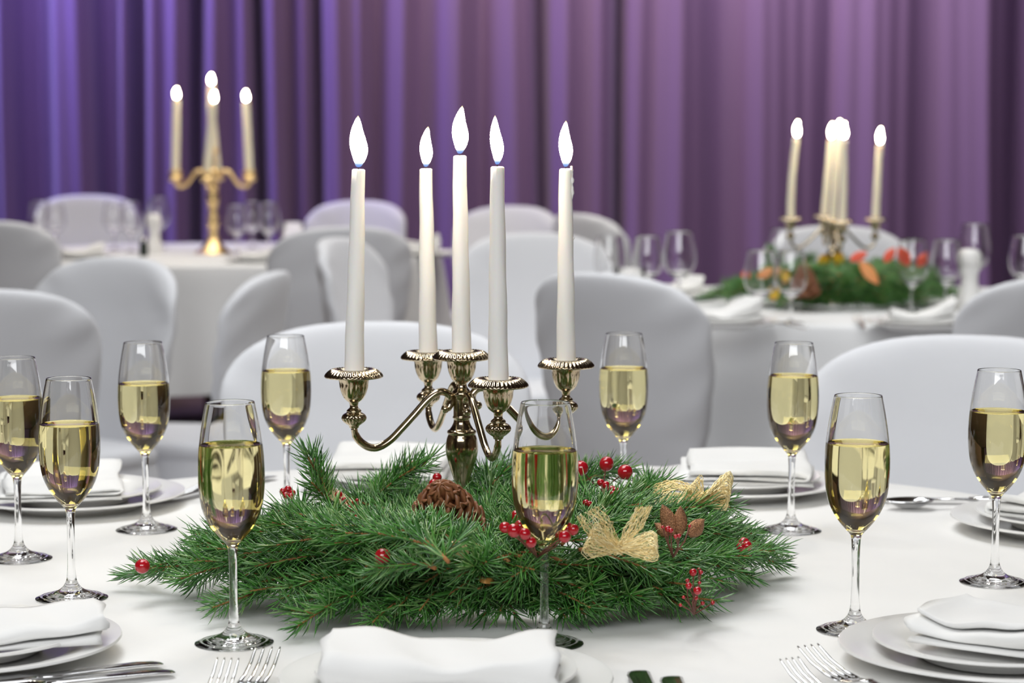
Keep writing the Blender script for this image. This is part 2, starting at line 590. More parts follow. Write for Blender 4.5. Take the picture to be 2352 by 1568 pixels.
def ring_at(level):
    for a, b in zip(INNS, INNS[1:]):
        if a[1] <= level <= b[1]:
            t = (level - a[1]) / (b[1] - a[1])
            return a[0] + t * (b[0] - a[0])


def flute(p, level, lean, label):
    """level: champagne surface, m above the cloth"""
    t = thing('champagne_flute', label, 'champagne flute', p, rnd.uniform(0, 6), 'champagne flutes on the front table')
    t.rotation_euler = (0, lean, 0)
    rl = ring_at(level)
    dry = [(rl, level)] + [q for q in INNS if q[1] > level + .0004]
    wet = [q for q in INNS if q[1] < level - .0004] + [(rl, level)]
    bowl = OUTS[IB:] + [(.0222, .22485), (.0218, .22475)] + dry[::-1]
    mk('bowl', lathe(bowl, 80), M['glass'], t)
    mk('stem', stem_me, None, t)
    mk('foot', foot_me, None, t)
    V, F = lathe(wet, 80)
    nw = len(F)
    V2, F2 = lathe([(rl, level), (rl - .0008, level - .0006), (rl - .002, level - .001), (0, level - .001)], 80)
    V, F = join((V, F), (V2, F2))
    me = newmesh('champagne', V, F, M['wine_wall'])
    me.materials.append(M['wine_top'])
    for i, pl in enumerate(me.polygons):
        if i >= nw: pl.material_index = 1
    mk('champagne', me, None, t)
    return t


FL = [(44, 1284, .180, -.004, 'champagne flute cut by the left picture edge'),
      (165, 1374, .179, .003, 'champagne flute second from the left edge, beside the folded-napkin plates'),
      (337, 1217, .176, -.006, 'champagne flute before the left fork, between pale chair and dark gap'),
      (538, 1477, .186, -.006, 'champagne flute in front of the spruce tips, behind the two near forks'),
      (1250, 1478, .181, .003, 'champagne flute hiding the right candelabrum arm, behind the near folded napkin'),
      (1816, 1219, .186, .006, 'champagne flute right of the gold bows, before the back right napkin'),
      (1963, 1448, .180, .002, 'champagne flute behind the near right plate and napkin'),
      (2284, 1338, .182, .004, 'champagne flute cut by the right picture edge')]
for px, py, lv, ln, lab in FL:
    flute(G(px, py), lv, ln, lab)
for px, py, lv, lab in [(656, 771, .182, 'champagne flute rising behind the upright spruce tip, left of the candles'),
                        (1433, 766, .182, 'champagne flute behind the berries, before the grey-shaded chair')]:
    p = G(px, py, .2245)
    p.z = TZ
    flute(p, lv, 0, lab)


# ------------------------------------------------------------------ candelabra and candles
def gad(prof, n, i0, i1, amp):
    return lambda i, a, r, z: (r, z + (amp * math.cos(n * a) if i0 <= i <= i1 else 0))


PAN = [(16.5, -.6), (30.2, -.8), (31.2, .2), (31, 1.2), (29.8, 3), (27.6, 5.2), (25, 7), (22.4, 8.1), (20, 8.4), (17.5, 7.4), (15, 5.8), (12.5, 5.0), (11.4, 4.2), (11.2, -8), (0, -8)]
PANM = newmesh('drip_pan', *lathe([(r / 1000, z / 1000) for r, z in PAN], 240, gad(PAN, 40, 3, 7, .00055)), M['silver'])
CUP = catmull([(5.2, -27), (6.4, -26.4), (10.3, -23), (12.6, -18), (13.8, -12), (14.9, -6.5), (16.4, -2), (17.4, 0), (17.0, .3), (15, .3)], 4)


def cupmod(i, a, r, z):
    k = math.exp(-((z + .011) / .006) ** 2)
    return r + .0005 * k * abs(math.cos(8 * a)) * 2, z


CUPM = newmesh('candle_cup', *lathe([(r / 1000, z / 1000) for r, z in CUP], 128, cupmod), M['silver'])
KN = catmull([(3.4, -55), (5.0, -54), (5.4, -52.5), (6.4, -51.5), (9.2, -49.5), (11.9, -46.5), (12.6, -43), (11.4, -40), (8.6, -38.2), (7.6, -37.4), (7.9, -36.2), (6.6, -34.5), (4.8, -33), (4.4, -31), (4.9, -28), (5.3, -26.8)], 3)
KNM = newmesh('knob', *lathe([(r / 1000, z / 1000) for r, z in KN], 120, lambda i, a, r, z: (r * (1 + .06 * math.cos(20 * a) * math.exp(-((z + .0445) / .0035) ** 2)), z)), M['silver'])
ARM = [(17.5, -38.5), (14.6, -37.5), (11.8, -33), (11.6, -27), (15, -22), (21, -19.6), (28, -21.5), (37, -28.5), (50, -43), (63, -57), (75, -69), (87, -76), (97, -76), (106, -70), (111.5, -62), (113, -54)]
AP = [(r / 1000 * 1.062, 0, z / 1000) for r, z in catmull(ARM, 4)]
ARMM = newmesh('arm', *join(tube(AP, [.0034] * 4 + [.0039] * (len(AP) - 8) + [.0034] * 4, 12, ridge=.07), ball(.0046, 12, 8, AP[0])), M['silver'])
STEM = [(0, 0), (56, 0), (57, 2), (55, 5), (50, 10), (40, 20), (27, 34), (17, 46), (12.5, 55), (9.6, 63), (8.8, 66), (10.4, 70), (10.6, 73), (9, 78), (7.2, 85), (7.6, 92), (9.4, 100), (13.8, 114), (16.6, 124), (17.5, 131),
        (17.2, 137), (16.3, 143), (14.6, 147.6), (15.5, 148.6), (15.8, 150), (15.2, 151.6), (13.2, 153), (11, 156), (9.1, 160), (8.6, 164), (9.6, 165), (9.7, 166.5), (9.0, 168), (8.9, 178), (9.2, 187), (10.6, 190), (10.6, 192.5),
        (9.0, 195), (6.4, 198), (5.4, 201), (5.8, 203.4)]
STEMM = newmesh('stem', *lathe([(r / 1000, z / 1000) for r, z in [(max(a[0], 0), a[1]) for a in catmull(STEM, 3)]], 72), M['silver'])
CR = .12
CAND_Z = {}


def candelabrum(loc, rz, label, zc=(.214, .214, .214, .214)):
    t = thing('candelabrum', label, 'candelabrum', loc, rz)
    s = mk('stem', STEMM, None, t)
    mk('candle_cup', CUPM, None, s, loc=(0, 0, .2295))
    mk('drip_pan', PANM, None, s, loc=(0, 0, .2295))
    for k in range(4):
        a = mk('arm', ARMM, None, t, loc=(0, 0, zc[k]), rot=(0, 0, k * PI / 2))
        mk('knob', KNM, None, a, loc=(CR, 0, 0))
        mk('candle_cup', CUPM, None, a, loc=(CR, 0, 0), rot=(0, 0, rnd.uniform(0, 1)))
        mk('drip_pan', PANM, None, a, loc=(CR, 0, 0))
    return t


def flame_mesh(h, r, bend):
    pr = [(0, 0), (.26, .015), (.44, .06), (.78, .2), (1, .36), (.93, .52), (.72, .68), (.45, .83), (.2, .94), (0, 1)]
    V, F = lathe([(max(a[0], 0) * r, a[1] * h) for a in catmull(pr, 2)], 12)
    V = [(x + bend * h * (z / h) ** 2 + r * .12 * math.sin(z / h * 7), y, z) for x, y, z in V]
    return V, F


def candle(base, top, label, group, m, r0=.0108, r1=.0070, fh=.05, bend=.03, drip=False, bow=0.0, fr=.0082):
    base, top = Vector(base), Vector(top)
    v = top - base
    L = v.length
    t = thing('taper_candle', label, 'candle', base, 0, group)
    t.rotation_mode = 'QUATERNION'
    t.rotation_quaternion = Vector((0, 0, 1)).rotation_difference(v)
    n = 14
    prof = [(0, 0)] + [(r0 + (r1 - r0) * i / n, L * i / n + (.0 if i < n else -.0012)) for i in range(n + 1)] + [(r1 - .0015, L), (r1 * .5, L - .0012), (0, L - .0018)]
    V, F = lathe(prof, 28)
    V = [(x + bow * math.sin(PI * z / L) + .0003 * math.sin(z * 90 + y * 200), y + .0003 * math.sin(z * 70 + x * 300), z) for x, y, z in V]
    b = mk('body', (V, F), m, t, sharp=50)
    if drip:
        P, R = [], []
        for i in range(18):
            z = L * (1 + .012 - i * .0095)
            P.append((r0 + (r1 - r0) * min(z / L, 1) - .0009 + .0004 * math.sin(i * 1.9), -.0012, z))
            R.append(.0022 + .0006 * math.sin(i * 1.1) if i > 1 else .0011)
        P = [p for p in P]
        R[-1] = .0006
        mk('wax_drip', tube(P, R, 8), m, b)
        mk('wax_drip', ball(.0016, 8, 6, (r0 + (r1 - r0) * .66 - .0002, -.001, L * .66)), m, b)
    mk('wick', tube([(0, 0, L - .003), (.0002, 0, L + .003), (.0008, 0, L + .0075)], .0007, 6), M['wick'], t)
    mk('flame', flame_mesh(fh, fr, bend), M['flame'], t, loc=(0, 0, L + .0018))
    return t


CC = Vector((D(1061, 1200, 2.42).x, 2.42, TZ))
rz0 = math.radians(19.5)      # arms towards right, back, left and front
cz = (.2165, .2185, .2140, .2120)
candelabrum(CC, rz0, 'antique silver five-light candelabrum in the large spruce centerpiece', cz)
cups = [Vector((CC.x, CC.y, TZ + .2295))]
for k in range(4):
    a = rz0 + k * PI / 2
    cups.append(Vector((CC.x + CR * math.cos(a), CC.y + CR * math.sin(a), TZ + cz[k])))
tops = [(1056, 357), (1299, 387), (978, 387), (823, 388), (1142, 382)]
cl = ['tall white candle in the raised middle cup, with the highest flame', 'white candle with wax drips down its side, rightmost of the five',
      'white candle in the rear arm, second from the left of the five', 'white candle leaning slightly, leftmost of the five',
      'white candle in the front arm, second from the right of the five']
fhs = [(.051, .05, .0085), (.050, .0, .0072), (.045, .06, .0068), (.054, -.04, .0092), (.050, -.05, .0066)]
for c, tp, lab, (fh_, bd, fr_) in zip(cups, tops, cl, fhs):
    b = c + Vector((0, 0, -.006))
    candle(b, D(tp[0], tp[1], c.y), lab, 'white candles of the silver candelabrum', M['wax'], fh=fh_, bend=bd, drip='drips' in lab, fr=fr_)

RC = Vector((D(1911, 690, 6.34).x, 6.34, TZ))
candelabrum(RC, math.radians(4), 'silver five-light candelabrum in the coral-ribboned garland', (.23, .234, .232, .228))
rcup = [RC + Vector((0, 0, .2295))] + [RC + Vector((CR * math.cos(math.radians(4) + k * PI / 2), CR * math.sin(math.radians(4) + k * PI / 2), (.23, .234, .232, .228)[k])) for k in range(4)]
rl = ['ivory candle in the right arm of the garland candelabrum, wax run at its side', 'ivory candle at the back of the cluster in the garland candelabrum',
      'bent ivory candle in the left arm of the garland candelabrum', 'ivory candle at the front of the cluster in the garland candelabrum']
candle(rcup[0] - Vector((0, 0, .006)), D(1926, 312, rcup[0].y), 'ivory candle in the middle cup of the garland candelabrum', 'ivory candles of the garland candelabrum', M['ivory'], fh=.045, r0=.011, r1=.009)
for c, tp, lab, bw in zip(rcup[1:], [(2020, 334), (1908, 322), (1829, 318), (1938, 322)], rl, (0, 0, -.004, .002)):
    candle(c - Vector((0, 0, .006)), D(tp[0], tp[1], c.y), lab, 'ivory candles of the garland candelabrum', M['ivory'], r0=.0115, r1=.0092, fh=.05, drip='wax run' in lab, bow=bw)

# tall brass candelabrum on the left table
GC = Vector((D(490, 575, 9.0).x, 9.0, TZ))
g = thing('candelabrum', 'tall brass candelabrum standing on the left table before the purple curtain', 'candelabrum', GC)
GS = catmull([(0, 0), (55, 0), (57, 3), (52, 8), (44, 18), (33, 32), (22, 52), (15, 66), (17, 72), (13, 80), (14, 100), (19, 124), (15, 140), (18, 150), (13, 162), (15, 190), (20, 222), (16, 244), (19, 254), (14, 264), (15, 290), (22, 300), (24, 316), (18, 330),
              (12, 345), (11, 370), (14, 378), (11, 388), (16, 398), (21, 408), (19, 414), (14, 420)], 2)
gs = mk('stem', lathe([(max(r, 0) * 1.3 / 1000, z / 1000) for r, z in GS], 40), M['gold'], g)
gcup = newmesh('candle_cup', *lathe([(r / 1000, z / 1000) for r, z in [(9, -42), (22, -38), (33, -30), (28, -22), (20, -16), (26, -7), (29, 2), (22, 3), (17, -4), (0, -4)]], 32), M['gold'])
ga = catmull([(18, -22), (30, -6), (48, 2), (68, -4), (86, -28), (104, -52), (124, -60), (140, -54), (146, -40), (146, -32)], 4)
garm = newmesh('arm', *tube([(r / 1000, 0, z / 1000) for r, z in ga], .0085, 12), M['gold'])
GA = 4
for k in range(4):
    a_ = mk('arm', garm, None, g, loc=(0, 0, .326), rot=(0, 0, k * PI / 2))
    mk('candle_cup', gcup, None, a_, loc=(.146, 0, .0))
for k, (tx, ty, lab) in enumerate([(565, 234, 'cream candle in the right arm of the brass candelabrum'), (None, 0, ''), (405, 228, 'cream candle in the left arm of the brass candelabrum'),
                                   (490, 236, 'cream candle in the front arm of the brass candelabrum')]):
    if tx is None:
        tx, ty, lab = 484, 236, 'cream candle in the rear arm of the brass candelabrum'
    c = GC + Vector((.146 * math.cos(k * PI / 2), .146 * math.sin(k * PI / 2), .323))
    candle(c, D(tx, ty, c.y), lab, 'cream candles of the brass candelabrum', M['ivory'], r0=.0172, r1=.0150, fh=.045, fr=.0095)
candle(GC + Vector((0, 0, .418)), D(485, 196, GC.y), 'cream candle in the raised middle cup of the brass candelabrum', 'cream candles of the brass candelabrum', M['ivory'], r0=.0172, r1=.0150, fh=.045, fr=.0095)


# ------------------------------------------------------------------ plates and napkins
def plate_mesh(name, R, h):
    p = [(0, .002), (R * .55, .002), (R * .58, 0), (R * .62, 0), (R * .63, .003), (R * .72, h * .45), (R * .86, h * .72), (R * .97, h * .93), (R, h), (R * .995, h + .0022), (R * .975, h + .0022),
         (R * .86, h * .78 + .003), (R * .74, h * .52 + .003), (R * .68, .0065), (R * .64, .0055), (R * .3, .005), (0, .005)]
    return newmesh(name, *lathe(p, 96), M['porcelain'], sharp=50)


CHG = plate_mesh('charger_plate', .14, .017)
SML = plate_mesh('side_plate', .11, .016)


def napkin_mesh(W, depth, layers, th, gap, seed, taper=0.0, lift=0.0, n=26, sag=.012):
    """a cloth folded over and over: rounded folds at alternating ends, the sheet runs along local y"""
    r_ = random.Random(seed)
    path = []
    z = th / 2
    for L in range(layers):
        d = depth * (1 - .05 * r_.random()) - taper * L
        y0, y1 = -d / 2 + taper * L * .3, d / 2 + taper * L * .3
        seq = np.linspace(y0, y1, 12) if L % 2 == 0 else np.linspace(y1, y0, 12)
        for y in seq: path.append((y, z))
        if L < layers - 1:
            s = 1 if L % 2 == 0 else -1
            ye = seq[-1]
            g = th + gap
            for k in range(1, 6):
                a = PI * k / 6
                path.append((ye + s * (g * .5 + .0025) * math.sin(a), z + g * (1 - math.cos(a)) / 2))
            z += g
    P = np.array(path)
    T = np.gradient(P, axis=0)
    T /= np.linalg.norm(T, axis=1)[:, None] + 1e-9
    N = np.stack([-T[:, 1], T[:, 0]], 1)
    t_ = th * .42
    loop = np.concatenate([P + N * t_, (P - N * t_)[::-1]])
    k = len(loop)
    H = z + th
    ph = [r_.uniform(0, 6) for _ in range(6)]
    V = []
    for i in range(n):
        u = i / (n - 1)
        x = (u - .5) * W
        for (y, zz) in loop:
            f = zz / H
            wob = .0035 * math.sin(x * 42 + ph[0] + f * 4) * f + .002 * math.sin(x * 95 + y * 30 + ph[1]) * f
            lf = lift * f * (u - .3) ** 2 * 3
            yy = y + .004 * math.sin(x * 33 + f * 6 + ph[2]) * (.3 + f)
            xx = x + (.004 * math.sin(yy * 60 + f * 9 + ph[3])) * (1 if i in (0, n - 1) else .5) + (.006 * (f - .5) * math.sin(ph[4]) if True else 0)
            e = abs(2 * u - 1) ** 3
            zq = zz + wob + lf - sag * f * (1 - abs(2 * u - 1) ** 2) - .002 * e * f
            V.append((xx, yy, max(zq, 0)))
    F = []
    for i in range(n - 1):
        for j in range(k):
            l = (j + 1) % k
            F.append((i * k + j, i * k + l, (i + 1) * k + l, (i + 1) * k + j))
    m = k // 2
    for i, fl_ in ((0, False), (n - 1, True)):
        for j in range(m - 1):
            q = (i * k + j, i * k + j + 1, i * k + k - 2 - j, i * k + k - 1 - j)
            F.append(q if fl_ else q[::-1])
    return V, F


def setting(px, py, rz, lab, nap=None, side=True):
    """charger, side plate and folded napkin; px, py: middle of the charger rim in the photograph"""
    p = G(px, py, .017)
    p.z = TZ
    tag(mk('charger_plate', CHG, None, loc=p), 'wide white plate ' + lab, 'plate', 'wide white plates')
    z = TZ + .0065
    if side:
        tag(mk('side_plate', SML, None, loc=(p.x, p.y, z + .001)), 'smaller white plate stacked ' + lab, 'plate', 'smaller white plates')
        z += .0185
    else:
        z += .011
    if nap:
        (W, dp, ly, th, gp, sd, tp, lf, rot, ox, oy, sag) = nap
        o = mk('napkin', napkin_mesh(W, dp, ly, th, gp, sd, tp, lf, sag=sag), M['napkin'], loc=(p.x + ox, p.y + oy, z - .004), rot=(0, 0, rot))
        tag(o, 'folded white napkin ' + lab, 'napkin', 'folded white napkins')
    return p


setting(1025, 1553, 0, 'at the bottom middle of the front table', (.190, .098, 2, .0135, .001, 3, .004, .006, PI + .03, -.004, -.018, .004))
setting(2290, 1482, 0, 'at the lower right, behind the slanted forks', (.19, .12, 4, .0045, .0018, 5, .005, .03, -.62, .03, -.012, .002))
setting(-82, 1468, 0, 'at the lower left, beside two knives', (.18, .095, 3, .0048, .0015, 8, .005, .01, .3, .035, -.02, .003))
setting(170, 1131, 0, 'at the left back, behind the two leftmost flutes', (.18, .15, 3, .0042, .0015, 9, .010, .01, 1.75, -.012, -.01, .003))
setting(935, 1097, 0, 'at the middle back, behind the big candelabrum', (.13, .15, 2, .0115, .001, 12, .0, .01, 1.5, -.02, .02, .003))
setting(1690, 1103, 0, 'at the back right, behind the gold mesh bows', (.14, .17, 3, .0052, .002, 14, .012, .012, 1.45, .015, -.01, .003))
setting(2458, 1188, 0, 'at the right edge, behind the rightmost flute', (.15, .14, 3, .006, .002, 15, .006, .02, .9, .0, .0, .003))
setting(1655, 736, 0, 'on the garland table, near edge, left of the wine glasses', (.15, .13, 3, .0055, .0015, 16, .004, .03, .2, .01, 0, .003))
setting(2118, 739, 0, 'on the garland table, near edge, before the white mill', (.15, .13, 3, .0055, .0015, 17, .004, .03, -.1, 0, 0, .003))
setting(1555, 672, 0, 'on the garland table, far side, under the single wine glass', (.11, .12, 3, .008, .002, 18, .004, .02, .4, .0, 0, .003), False)
setting(600, 590, 0, 'on the brass candelabrum table, right of the brass foot', (.15, .13, 3, .006, .002, 19, .004, .02, .1, 0, 0, .003), False)
setting(985, 578, 0, 'on the brass candelabrum table, seen between two white candles', (.14, .12, 4, .010, .002, 20, .004, .02, .1, -.03, 0, .003), False)
setting(190, 583, 0, 'on the brass candelabrum table, before the far left chair', (.15, .12, 3, .006, .002, 21, .004, .02, .3, 0, 0, .003), False)


# ------------------------------------------------------------------ cutlery
def bar(pts, wid, thk):
    """flat bar along pts (x, y, z): widths across x, rounded section"""
    V, F = [], []
    sec = [(-1, 0), (-.7, .8), (0, 1), (.7, .8), (1, 0), (.7, -.8), (0, -1), (-.7, -.8)]
    for (x, y, z), wd, th in zip(pts, wid, thk):
        for sx, sz in sec: V.append((x + sx * wd / 2, y, z + sz * th / 2))
    n = len(sec)
    for i in range(len(pts) - 1):
        for k in range(n):
            l = (k + 1) % n
            F.append((i * n + k, i * n + l, (i + 1) * n + l, (i + 1) * n + k))
    F.append(tuple(range(n))[::-1])
    F.append(tuple((len(pts) - 1) * n + k for k in range(n)))
    return V, F


def fork_meshes(s=1.0):
    h = bar([(0, -.219 * s, .004), (0, -.204 * s, .0045), (0, -.154 * s, .006), (0, -.104 * s, .010), (0, -.088 * s, .012)], [.008 * s, .015 * s, .011 * s, .006 * s, .007 * s], [.0018, .0024, .0028, .003, .0028])
    hd = bar([(0, -.090 * s, .0118), (0, -.082 * s, .0105), (0, -.072 * s, .008), (0, -.062 * s, .0068), (0, -.056 * s, .0065)], [.007 * s, .016 * s, .0235 * s, .0255 * s, .0255 * s], [.0028, .0022, .002, .002, .002])
    ti = bar([(0, -.058 * s, .0065), (0, -.04 * s, .0085), (0, -.02 * s, .0145), (0, -.004 * s, .0225), (0, 0, .0245)], [.0042 * s, .0036 * s, .0032 * s, .0022 * s, .0012 * s], [.0022, .0022, .002, .0016, .001])
    return [newmesh(n_, *q, M['steel']) for n_, q in (('handle', h), ('head', hd), ('tine', ti))]


FK1, FK2 = fork_meshes(1), fork_meshes(.86)


def fork(tip, rz, label, ms=None):
    a, b, c = ms or FK1
    s = 1 if a is FK1[0] else .86
    t = thing('fork', label, 'fork', (tip.x, tip.y, TZ), rz, 'steel forks')
    mk('handle', a, None, t)
    mk('head', b, None, t)
    for k in range(4):
        mk('tine', c, None, t, loc=((k - 1.5) * .0071 * s, 0, 0))
    return t


BL = newmesh('blade', *bar([(0, -.115, .006), (0, -.10, .006), (-.001, -.06, .006), (-.001, -.02, .0055), (.0005, -.006, .005), (.002, -.001, .0048), (.003, 0, .0045)], [.009, .017, .0195, .021, .019, .013, .006], [.004, .0026, .0022, .0018, .0014, .001, .0008]), M['steel'])
HD = newmesh('handle', *bar([(0, -.235, .007), (0, -.228, .007), (0, -.19, .0075), (0, -.13, .0068), (0, -.113, .006)], [.012, .018, .017, .012, .009], [.006, .009, .0095, .008, .006]), M['steel'])


def knife(tip, rz, label):
    t = thing('table_knife', label, 'knife', (tip.x, tip.y, TZ), rz, 'steel table knives')
    mk('blade', BL, None, t)
    mk('handle', HD, None, t)
    return t


def spoon(tip, rz, label):
    t = thing('spoon', label, 'spoon', (tip.x, tip.y, TZ), rz, 'steel spoons')

    def f(i, j):
        r, a = j / 6, 2 * PI * i / 24
        x, y = .020 * r * math.cos(a) * (1 - .12 * math.sin(a)), .031 * r * math.sin(a) - .031
        return (x, y, .003 + .010 * r * r)
    V, F = grid(24, 7, f, True)
    V2 = [(x, y, z - .0016) for x, y, z in V]
    n = len(V)
    F2 = [tuple(i + n for i in q[::-1]) for q in F]
    rim = [(6 * 24 + k, n + 6 * 24 + k, n + 6 * 24 + (k + 1) % 24, 6 * 24 + (k + 1) % 24) for k in range(24)]
    mk('bowl', (V + V2, F + F2 + rim), M['steel'], t)
    mk('handle', bar([(0, -.2, .004), (0, -.19, .005), (0, -.14, .008), (0, -.09, .013), (0, -.06, .0125)], [.008, .015, .010, .006, .008], [.0018, .0024, .0028, .003, .0024]), M['steel'], t)
    return t


fork(G(616, 1486, .024), -.14, 'larger near fork pointing away, beside the bottom middle plate')
fork(G(524, 1512, .024), -.10, 'smaller near fork pointing away, second from the bottom middle plate', FK2)
fork(G(1855, 1482, .024), .50, 'slanted fork lying closer to the lower right plate', FK1)
fork(G(1812, 1512, .024), .46, 'slanted fork lying farther from the lower right plate', FK2)
fork(G(470, 1108, .024), -1.35, 'fork sticking out from under the left back plate')
knife(G(1464, 1538, .005), .06, 'knife with dark reflecting tip, nearer to the bottom middle plate')
knife(G(1540, 1551, .005), .03, 'knife with dark reflecting tip, farther from the bottom middle plate')
knife(G(370, 1520, .005), -1.02, 'upper knife of the pair pointing right at the lower left')
knife(G(399, 1539, .005), -1.12, 'lower knife of the pair pointing right at the lower left')
knife(G(628, 1092, .005), -.5, 'dark blue reflecting knife behind the flute at the upright spruce tip')
spoon(G(2032, 1152, .01), 1.62, 'spoon with its handle pointing right, behind the flute at the near right napkin')
knife(G(2020, 1146, .005), 1.50, 'knife handle lying beside the spoon at the back right')
fork(G(1968, 728, .015), -.05, 'blurred fork on the garland table between its two near plates')
spoon(G(1745, 737, .01), .5, 'blurred spoon on the garland table before the two wine glasses')


# ------------------------------------------------------------------ glasses, mills on the far tables
WG = [(.034, .0003), (.034, .0012), (.02, .003), (.008, .006), (.0042, .013), (.0036, .03), (.0038, .058), (.007, .066), (.018, .072), (.032, .086), (.0405, .105), (.0415, .125), (.0385, .15), (.034, .175), (.0325, .185)]
WGO = [(max(a[0], 0), a[1]) for a in catmull(WG, 3)]
wi = next(i for i, p in enumerate(WGO) if p[1] > .066)
wo = WGO[wi:]
win = [(max(r - .0012, .0), z + (.004 if z < .08 else .0)) for r, z in wo]
WBOWL = newmesh('bowl', *lathe(wo + win[::-1] + [(0, win[0][1])], 36), M['glass'])
WSTEM = newmesh('stem', *lathe([(0, .0003)] + WGO[:wi + 1], 28), M['glass'])
TB = [(0, 0), (.030, 0), (.033, .004), (.036, .03), (.0375, .095), (.0365, .096), (.034, .03), (.031, .010), (0, .009)]
TUMB = newmesh('tumbler', *lathe(TB, 36), M['glass'], sharp=50)
wg0 = None


def wine_glass(p, label, sc=1.0):
    global wg0
    p = Vector(p); p.z = TZ
    if wg0 is None:
        wg0 = thing('wine_glass', label, 'wine glass', p, 0, 'empty wine glasses on the far tables')
        mk('bowl', WBOWL, None, wg0)
        mk('stem', WSTEM, None, wg0)
        wg0.scale = (sc,) * 3
        return
    dup(wg0, p, 0, label, scale=sc)


def tumbler(p, label, sc=1.0):
    p = Vector(p); p.z = TZ
    o = tag(mk('tumbler', TUMB, None, loc=p), label, 'tumbler', 'tumblers on the far tables')
    o.scale = (sc,) * 3


wine_glass(G(1746, 746), 'wine glass at the near edge of the garland table, left of a pair')
wine_glass(G(1816, 742), 'wine glass at the near edge of the garland table, right of a pair', .98)
wine_glass(G(2094, 718), 'wine glass behind the near right plate of the garland table', 1.05)
wine_glass(G(2172, 712), 'wine glass touching the white mill on its left side', 1.02)
wine_glass(D(1560, 660, 6.25), 'single wine glass standing clear before the plum curtain', 1.1)
wine_glass(D(1487, 660, 6.3), 'wine glass just left of the clear single wine glass', 1.02)
wine_glass(D(1400, 660, 6.25), 'wine glass behind the grey-shaded chair, leftmost on the garland table', 1.04)
tumbler(D(1448, 660, 6.2), 'tumbler between two wine glasses behind the grey-shaded chair', 1.1)
wine_glass(D(2236, 700, 6.55), 'wine glass behind the white mill', 1.15)
wine_glass(D(2352, 700, 6.2), 'wine glass cut by the right picture edge on the garland table', 1.05)
wine_glass(D(1792, 700, 6.85), 'wine glass on the far side of the garland, left of the candelabrum', 1.0)
wine_glass(D(545, 560, 8.95), 'wine glass nearest the brass foot, right of it', 1.05)
wine_glass(D(580, 560, 9.4), 'wine glass half hidden behind the one nearest the brass foot', 1.05)
wine_glass(D(618, 560, 9.0), 'large wine glass above the napkin right of the brass candelabrum', 1.1)
tumbler(D(674, 560, 9.1), 'tumbler right of the large wine glass on the brass candelabrum table', 1.25)
wine_glass(D(92, 560, 9.2), 'wine glass before the far left chair, leftmost', 1.1)
wine_glass(D(128, 560, 9.3), 'wine glass before the far left chair, second from the left', 1.0)
wine_glass(D(262, 560, 9.3), 'wine glass before the right part of the far left chair', 1.05)
wine_glass(D(300, 560, 9.1), 'wine glass beside the dark pot, before the far left chair edge', 1.1)
wine_glass(D(366, 560, 9.4), 'wine glass behind the white mill of the brass candelabrum table', 1.15)


def mill(p, label, h):
    p = Vector(p); p.z = TZ
    t = thing('pepper_mill', label, 'pepper mill', p, 0, 'white mills on the far tables')
    s = h / .15
    mk('body', lathe([(max(r, 0) * s * 1.2, z * s) for r, z in catmull([(0, 0), (.025, 0), (.027, .004), (.025, .03), (.018, .06), (.017, .085), (.022, .105), (.021, .108), (0, .108)], 3)], 32), M['porcelain'], t, sharp=45)
    mk('cap', lathe([(max(r, 0) * s * 1.2, z * s) for r, z in catmull([(0, .109), (.021, .109), (.024, .122), (.022, .138), (.014, .148), (0, .150)], 3)], 32), M['porcelain'], t)


mill(D(2226, 700, 6.1), 'white mill standing between wine glasses on the garland table', .165)
mill(D(355, 578, 9.0), 'white mill on the brass candelabrum table', .16)
q = D(330, 575, 8.8); q.z = TZ
t = thing('pepper_pot', 'small dark pot with pale cap beside the white mill', 'pepper pot', q)
mk('body', lathe([(0, 0), (.017, 0), (.018, .004), (.016, .05), (.013, .055), (0, .055)], 24), M['dark'], t, sharp=40)
mk('cap', lathe([(0, .0555), (.0135, .0555), (.014, .066), (.009, .073), (0, .074)], 24), M['steel'], t, sharp=50)


